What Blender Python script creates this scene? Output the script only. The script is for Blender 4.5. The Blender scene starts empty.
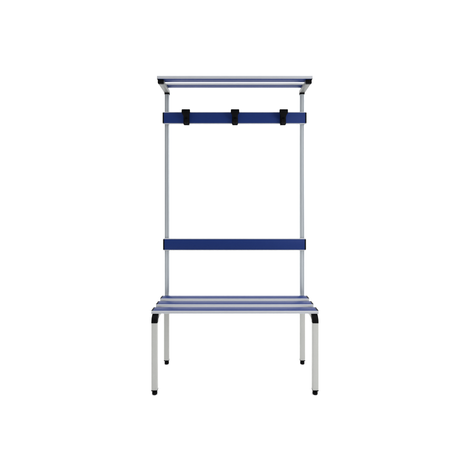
import bpy, bmesh, math
from mathutils import Vector, Matrix

scene = bpy.context.scene
COL = scene.collection
D0 = 2.52            # metres from the camera to the middle of the bench
CAM_H = 1.168


def Y(d):            # distance from the camera -> world y
    return d - D0


# ------------------------------------------------------------------ materials
def nodes_of(name):
    m = bpy.data.materials.new(name)
    m.use_nodes = True
    nt = m.node_tree
    return m, nt, nt.nodes["Principled BSDF"]


def make_material(name, colour, rough, metal=0.0, spec=0.5, grain=0.04, stretch=(1, 1, 1),
                  scale=60.0, bump=0.0, rough_var=0.05, coat=0.0):
    m, nt, b = nodes_of(name)
    tc = nt.nodes.new("ShaderNodeTexCoord")
    mp = nt.nodes.new("ShaderNodeMapping")
    mp.inputs["Scale"].default_value = stretch
    nt.links.new(tc.outputs["Object"], mp.inputs["Vector"])
    nz = nt.nodes.new("ShaderNodeTexNoise")
    nz.inputs["Scale"].default_value = scale
    nz.inputs["Detail"].default_value = 5
    nz.inputs["Roughness"].default_value = 0.6
    nt.links.new(mp.outputs["Vector"], nz.inputs["Vector"])
    ramp = nt.nodes.new("ShaderNodeValToRGB")
    lo = [c * (1 - grain) for c in colour]
    hi = [min(1, c * (1 + grain)) for c in colour]
    ramp.color_ramp.elements[0].position = 0.3
    ramp.color_ramp.elements[1].position = 0.7
    ramp.color_ramp.elements[0].color = (*lo, 1)
    ramp.color_ramp.elements[1].color = (*hi, 1)
    nt.links.new(nz.outputs["Fac"], ramp.inputs["Fac"])
    nt.links.new(ramp.outputs["Color"], b.inputs["Base Color"])
    mr = nt.nodes.new("ShaderNodeMapRange")
    mr.inputs["To Min"].default_value = max(0.02, rough - rough_var)
    mr.inputs["To Max"].default_value = rough + rough_var
    nt.links.new(nz.outputs["Fac"], mr.inputs["Value"])
    nt.links.new(mr.outputs["Result"], b.inputs["Roughness"])
    b.inputs["Metallic"].default_value = metal
    b.inputs["Specular IOR Level"].default_value = spec
    b.inputs["Coat Weight"].default_value = coat
    if bump:
        bp = nt.nodes.new("ShaderNodeBump")
        bp.inputs["Strength"].default_value = bump
        bp.inputs["Distance"].default_value = 0.001
        nt.links.new(nz.outputs["Fac"], bp.inputs["Height"])
        nt.links.new(bp.outputs["Normal"], b.inputs["Normal"])
    return m


ALU_SLAT = make_material("anodised_slat", (0.35, 0.36, 0.385), 0.45, metal=0.3, grain=0.05,
                         stretch=(0.6, 30, 30), scale=30, bump=0.05)
ALU_POST = make_material("anodised_post", (0.40, 0.43, 0.455), 0.36, metal=0.6, grain=0.05,
                         stretch=(30, 30, 0.5), scale=30, bump=0.05)
LEG_GREY = make_material("powder_coated_leg", (0.35, 0.353, 0.338), 0.45, spec=0.4, grain=0.03,
                         scale=260, bump=0.12)
ARM_GREY = make_material("powder_coated_arm", (0.155, 0.158, 0.152), 0.45, spec=0.4, grain=0.03,
                         scale=260, bump=0.12)
BLUE = make_material("blue_laminate", (0.0075, 0.0215, 0.110), 0.46, spec=0.085, grain=0.07,
                     stretch=(1, 6, 6), scale=90, bump=0.06)
BLACK = make_material("black_plastic", (0.0025, 0.0025, 0.003), 0.50, spec=0.04, grain=0.15,
                      scale=300, bump=0.15)
WHITE = make_material("white_paper", (0.93, 0.93, 0.93), 0.8, spec=0.1, grain=0.005, scale=4)


# ------------------------------------------------------------------ mesh helpers
def link(name, bm, mat, parent=None, loc=(0, 0, 0), rot=(0, 0, 0), angle=35):
    bmesh.ops.recalc_face_normals(bm, faces=bm.faces[:])
    me = bpy.data.meshes.new(name)
    bm.to_mesh(me)
    bm.free()
    me.materials.append(mat)
    for p in me.polygons:
        p.use_smooth = True
    me.set_sharp_from_angle(angle=math.radians(angle))
    o = bpy.data.objects.new(name, me)
    COL.objects.link(o)
    o.location = loc
    o.rotation_euler = rot
    if parent:
        o.parent = parent
    return o


def rounded(w, h, r, seg=4):
    """outline of a rounded rectangle, centred"""
    pts = []
    for cx, cy, a0 in ((w/2-r, h/2-r, 0), (-w/2+r, h/2-r, 90), (-w/2+r, -h/2+r, 180), (w/2-r, -h/2+r, 270)):
        for k in range(seg + 1):
            a = math.radians(a0 + 90 * k / seg)
            pts.append((cx + r * math.cos(a), cy + r * math.sin(a)))
    return pts


def loft(bm, rings, cap=True):
    vs = [[bm.verts.new(p) for p in r] for r in rings]
    n = len(rings[0])
    for a, b in zip(vs, vs[1:]):
        for i in range(n):
            bm.faces.new((a[i], a[(i+1) % n], b[(i+1) % n], b[i]))
    if cap:
        bm.faces.new(vs[0][::-1])
        bm.faces.new(vs[-1])
    return bm


def inset_outline(outline, d):
    """shrinks an outline a little towards its centre, for softened ends"""
    w = max(p[0] for p in outline)
    h = max(p[1] for p in outline)
    return [(p[0] * (1 - d / w), p[1] * (1 - d / h)) for p in outline]


def prism_x(outline, x0, x1, soft=0.0008, bm=None):
    bm = bm or bmesh.new()
    s = inset_outline(outline, soft)
    f = lambda ol, x: [(x, p[0], p[1]) for p in ol]
    return loft(bm, [f(s, x0), f(outline, x0 + soft), f(outline, x1 - soft), f(s, x1)])


def prism_z(outline, z0, z1, soft=0.0008, bm=None, cx=0, cy=0):
    bm = bm or bmesh.new()
    s = inset_outline(outline, soft)
    f = lambda ol, z: [(cx + p[0], cy + p[1], z) for p in ol]
    return loft(bm, [f(s, z0), f(outline, z0 + soft), f(outline, z1 - soft), f(s, z1)])


def prism_y(outline, y0, y1, soft=0.0008, bm=None, cx=0, cz=0):
    bm = bm or bmesh.new()
    s = inset_outline(outline, soft)
    f = lambda ol, y: [(cx + p[0], y, cz + p[1]) for p in ol]
    return loft(bm, [f(s, y0), f(outline, y0 + soft), f(outline, y1 - soft), f(s, y1)])


def box(sx, sy, sz, c=(0, 0, 0), bev=0.001, bm=None):
    bm = bm or bmesh.new()
    t = bmesh.new()
    bmesh.ops.create_cube(t, size=1)
    bmesh.ops.scale(t, vec=(sx, sy, sz), verts=t.verts[:])
    if bev:
        bmesh.ops.bevel(t, geom=t.edges[:], offset=bev, segments=2, affect='EDGES', profile=0.5)
    bmesh.ops.translate(t, vec=c, verts=t.verts[:])
    me = bpy.data.meshes.new("tmp")
    t.to_mesh(me)
    t.free()
    bm.from_mesh(me)
    bpy.data.meshes.remove(me)
    return bm


def lathe(profile, bm=None, cx=0, cy=0, n=24):
    bm = bm or bmesh.new()
    rings = []
    for r, z in profile:
        rings.append([(cx + r*math.cos(2*math.pi*i/n), cy + r*math.sin(2*math.pi*i/n), z) for i in range(n)])
    return loft(bm, rings)


def ribbon(bm, path, r_frac=0.45):
    """a bar with a rounded rectangular section along a path in the YZ plane:
       path = [(y, z, width in x, thickness), ...]"""
    rings = []
    for i, (y, z, w, t) in enumerate(path):
        p0 = path[max(0, i-1)]
        p1 = path[min(len(path)-1, i+1)]
        ty, tz = p1[0]-p0[0], p1[1]-p0[1]
        l = math.hypot(ty, tz) or 1
        ny, nz = -tz/l, ty/l
        rings.append([(a, y + ny*b, z + nz*b) for a, b in rounded(w, t, min(t, w)*r_frac, 4)])
    return loft(bm, rings)


# ------------------------------------------------------------------ the setting: one white seamless sheet
bm = bmesh.new()
prof = [(-7.0, 0.0), (3.0, 0.0)]
R_ = 1.6
for k in range(1, 17):
    a = math.radians(90 * k / 16)
    prof.append((3.0 + R_*math.sin(a), R_ - R_*math.cos(a)))
prof.append((3.0 + R_, 7.0))
xs = (-8.0, 8.0)
rows = [[bm.verts.new((x, y, z)) for x in xs] for y, z in prof]
for a, b in zip(rows, rows[1:]):
    bm.faces.new((a[0], a[1], b[1], b[0]))
floor = link("floor", bm, WHITE, angle=80)
floor["kind"] = "structure"

# ------------------------------------------------------------------ the bench
bench = bpy.data.objects.new("cloakroom_bench", None)
COL.objects.link(bench)
bench["label"] = "silver cloakroom bench with blue slats, backrest, three black coat hooks and overhead shelf"
bench["category"] = "bench"

SLAT_W, SLAT_T, LEN = 0.080, 0.018, 1.0


def slat_meshes(length, width, thick, two_sided):
    face = width - (0.0115 if width > 0.084 else 0.009)
    panel = box(length - 0.018, face, 0.0026, (0, 0, thick/2 - 0.0001), 0.0006)
    if two_sided:
        box(length - 0.018, face, 0.0026, (0, 0, -thick/2 + 0.0001), 0.0006, panel)
    return panel


def make_slat(name, length, width, thick, loc, rot=(0, 0, 0), two_sided=False):
    o = link(name, prism_x(rounded(width, thick, 0.0045, 5), -length/2, length/2), ALU_SLAT, bench, loc, rot)
    face = width - (0.0115 if width > 0.084 else 0.009)
    link("panel", slat_meshes(length, width, thick, two_sided), BLUE, o)
    for s in (-1, 1):
        # plug that closes the end of the hollow slat, flush with the panels
        c = box(0.0102, face, thick + 0.0032, (s*(length/2 - 0.0041), 0, 0), 0.0012)
        link("end_cap", c, BLACK, o)
    return o


# seat: three slats
for d in (2.314, 2.455, 2.596):
    make_slat("seat_slat", LEN, 0.083, SLAT_T, (0, Y(d + 0.0415), 0.494 - SLAT_T/2))
# backrest and hook rail, on the front of the posts
FACE_D = 2.697
zb = CAM_H - 0.323
make_slat("backrest", 0.993, 0.085, SLAT_T, (0, Y(FACE_D + SLAT_T/2), zb), (math.radians(90), 0, 0))
zr = CAM_H + 0.557
make_slat("hook_rail", 1.0, 0.085, SLAT_T, (0, Y(FACE_D + SLAT_T/2), zr), (math.radians(90), 0, 0))
# shelf
for d, w, t in ((2.487, 0.083, 0.019), (2.625, 0.077, 0.013)):
    make_slat("shelf_slat", LEN, w, t, (0, Y(d + w/2), 1.934 + t/2), two_sided=True)

# ------------------------------------------------------------------ posts, arms
POST_X, POST_D = 0.4745, 2.7335


def post_outline(w, d):
    """extruded profile: rounded corners and two narrow grooves down each side"""
    g, gd = 0.0022, 0.0025
    out = []
    for p in rounded(w, d, 0.0055, 5):
        out.append(p)
    res = []
    n = len(out)
    for i in range(n):
        a, b = out[i], out[(i+1) % n]
        res.append(a)
        ex, ey = b[0]-a[0], b[1]-a[1]
        l = math.hypot(ex, ey)
        if l > 0.012:
            ux, uy = ex/l, ey/l
            nx, ny = -uy, ux                     # outline runs anticlockwise: left is inside
            mx, my = (a[0]+b[0])/2, (a[1]+b[1])/2
            for off in (-0.0082, 0.0082):
                for q, dep in ((-g/2, 0), (-g/2+0.0004, gd), (g/2-0.0004, gd), (g/2, 0)):
                    t = off + q
                    res.append((mx + ux*t + nx*dep, my + uy*t + ny*dep))
    return res


for s in (-1, 1):
    x = s * POST_X
    post = link("post", prism_z(post_outline(0.032, 0.034), 0.470, 1.897, bm=None), ALU_POST, bench,
                (x, Y(POST_D), 0), angle=30)
    col = prism_z(rounded(0.0365, 0.0385, 0.008, 5), 1.8945, 1.9068, 0.001)
    link("collar", col, BLACK, post)
    # arm that carries the shelf: level square tube running forward from the post
    ax = s * 0.4775
    arm = link("shelf_arm", prism_y(rounded(0.037, 0.0275, 0.004, 4), Y(2.507), Y(2.752), cx=0, cz=1.9202), ARM_GREY,
               bench, (ax, 0, 0))
    link("end_cap", prism_y(rounded(0.039, 0.0290, 0.005, 4), Y(2.497), Y(2.5185), 0.0025, cz=1.9192), BLACK, arm)
    link("end_cap", prism_y(rounded(0.038, 0.0285, 0.005, 4), Y(2.748), Y(2.758), 0.002, cz=1.9196), BLACK, arm)

# ------------------------------------------------------------------ under-frame
LEG_X, LW, LD = 0.4775, 0.0355, 0.036
FRONT_D, REAR_D = 2.311, 2.7335
leg_ol = rounded(LW, LD, 0.004, 4)
Z_FOOT = 0.026


def foot_bm(cx, cy):
    bm = prism_z(rounded(LW + 0.001, LD + 0.001, 0.004, 4), Z_FOOT - 0.0015, Z_FOOT + 0.006, 0.001, cx=cx, cy=cy)
    lathe([(0.0085, Z_FOOT - 0.001), (0.0085, 0.019), (0.0135, 0.0175), (0.0158, 0.014), (0.0160, 0.007),
           (0.0150, 0.0025), (0.0125, 0.0)], bm, cx, cy)
    return bm


for s in (-1, 1):
    x = s * LEG_X
    # front leg with its black elbow
    leg = link("leg", prism_z(leg_ol, Z_FOOT + 0.004, 0.430), LEG_GREY, bench, (x, Y(FRONT_D), 0))
    link("foot", foot_bm(0, 0), BLACK, leg)
    rings = []
    zc, rb = 0.4275, 0.0305
    path = [(0, zc - 0.001, 0.001)]
    e_ol = rounded(LW + 0.002, LD + 0.002, 0.006, 4)
    for k in range(0, 11):
        a = math.radians(90 * k / 10)
        cy, cz = rb - rb*math.cos(a), zc + rb*math.sin(a)
        # frame: tangent (sin a, cos a) in (y, z); outward (-cos a, sin a)
        rings.append([(p[0], cy + p[1]*math.cos(a), cz - p[1]*math.sin(a)) for p in e_ol])
    bm = bmesh.new()
    loft(bm, rings)
    link("elbow", bm, BLACK, leg)
    # rear leg
    leg = link("leg", prism_z(leg_ol, Z_FOOT + 0.004, 0.474), LEG_GREY, bench, (x, Y(REAR_D), 0))
    link("foot", foot_bm(0, 0), BLACK, leg)
    # tube under the slats from the elbow back to the rear leg
    link("seat_bearer", prism_y(rounded(LW - 0.001, 0.035, 0.004, 4), Y(FRONT_D + 0.028), Y(REAR_D - LD/2 + 0.001),
                                cz=0.4575), LEG_GREY, bench, (x, 0, 0))

# ------------------------------------------------------------------ coat hooks
def hook_bm():
    bm = bmesh.new()
    # back plate, clipped over the rail
    t = prism_y(rounded(0.041, 0.100, 0.006, 5), -0.0075, 0.0, 0.0015, cz=0.0015)
    me = bpy.data.meshes.new("tmp"); t.to_mesh(me); t.free(); bm.from_mesh(me); bpy.data.meshes.remove(me)
    # lip folded over the top edge of the rail and behind the lower one
    box(0.038, 0.022, 0.005, (0, 0.0095, 0.0472), 0.0012, bm)
    box(0.038, 0.022, 0.005, (0, 0.0095, -0.0448), 0.0012, bm)
    # upper hat hook: comes forward, turns up, widens into a flat head
    ribbon(bm, [(-0.004, -0.004, 0.030, 0.016), (-0.014, -0.003, 0.031, 0.014), (-0.025, 0.001, 0.033, 0.012),
                (-0.034, 0.008, 0.037, 0.011), (-0.039, 0.017, 0.044, 0.011), (-0.0415, 0.025, 0.056, 0.011),
                (-0.0425, 0.032, 0.0595, 0.012), (-0.043, 0.042, 0.0600, 0.012), (-0.043, 0.0485, 0.0590, 0.011),
                (-0.0428, 0.0515, 0.0560, 0.008), (-0.0427, 0.0525, 0.0520, 0.004)])
    # lower coat hook
    ribbon(bm, [(-0.004, -0.034, 0.026, 0.014), (-0.014, -0.036, 0.026, 0.012), (-0.022, -0.035, 0.026, 0.011),
                (-0.029, -0.030, 0.028, 0.010), (-0.032, -0.022, 0.030, 0.010), (-0.033, -0.015, 0.030, 0.009),
                (-0.033, -0.012, 0.027, 0.005)])
    return bm


for x in (-0.3335, 0.003, 0.336):
    link("coat_hook", hook_bm(), BLACK, bench, (x, Y(FACE_D - 0.0012), zr - 0.002), angle=40)

# ------------------------------------------------------------------ light: white studio, soft boxes
world = bpy.data.worlds.new("World")
scene.world = world
world.use_nodes = True
bg = world.node_tree.nodes["Background"]
bg.inputs["Color"].default_value = (1.0, 1.0, 1.0, 1)
bg.inputs["Strength"].default_value = 0.45


def softbox(name, loc, target, sx, sy, power, colour=(1, 1, 1)):
    l = bpy.data.lights.new(name, 'AREA')
    l.shape = 'RECTANGLE'
    l.size, l.size_y = sx, sy
    l.energy = power
    l.color = colour
    o = bpy.data.objects.new(name, l)
    COL.objects.link(o)
    o.location = loc
    d = Vector(target) - Vector(loc)
    o.rotation_euler = d.to_track_quat('-Z', 'Y').to_euler()
    return o


softbox("softbox_overhead", (0, -0.6, 4.6), (0, -0.6, 0), 6.5, 6.0, 290)
softbox("softbox_key", (2.5, -2.0, 1.9), (0, 0.18, 1.5), 1.2, 1.6, 62)
for sx in (-1, 1):
    softbox("softbox_backdrop", (sx * 2.6, 2.0, 4.8), (sx * 2.4, 4.6, 2.0), 4.0, 1.4, 140)

# ------------------------------------------------------------------ camera
cam_d = bpy.data.cameras.new("camera")
cam = bpy.data.objects.new("camera", cam_d)
COL.objects.link(cam)
cam.location = (-0.015, -D0, CAM_H)
cam.rotation_euler = (math.radians(90), 0, 0)
cam_d.sensor_width = 36
cam_d.lens = 36 * 388 / 470
cam_d.shift_x = 2.6 / 470
cam_d.shift_y = -37.0 / 470
cam_d.clip_start = 0.05
cam_d.clip_end = 100
scene.camera = cam

scene.view_settings.view_transform = 'Standard'
scene.view_settings.look = 'None'
scene.view_settings.exposure = 0
scene.view_settings.gamma = 1
scene.render.resolution_x = 1024
scene.render.resolution_y = 1024
scene.cycles.use_denoising = True
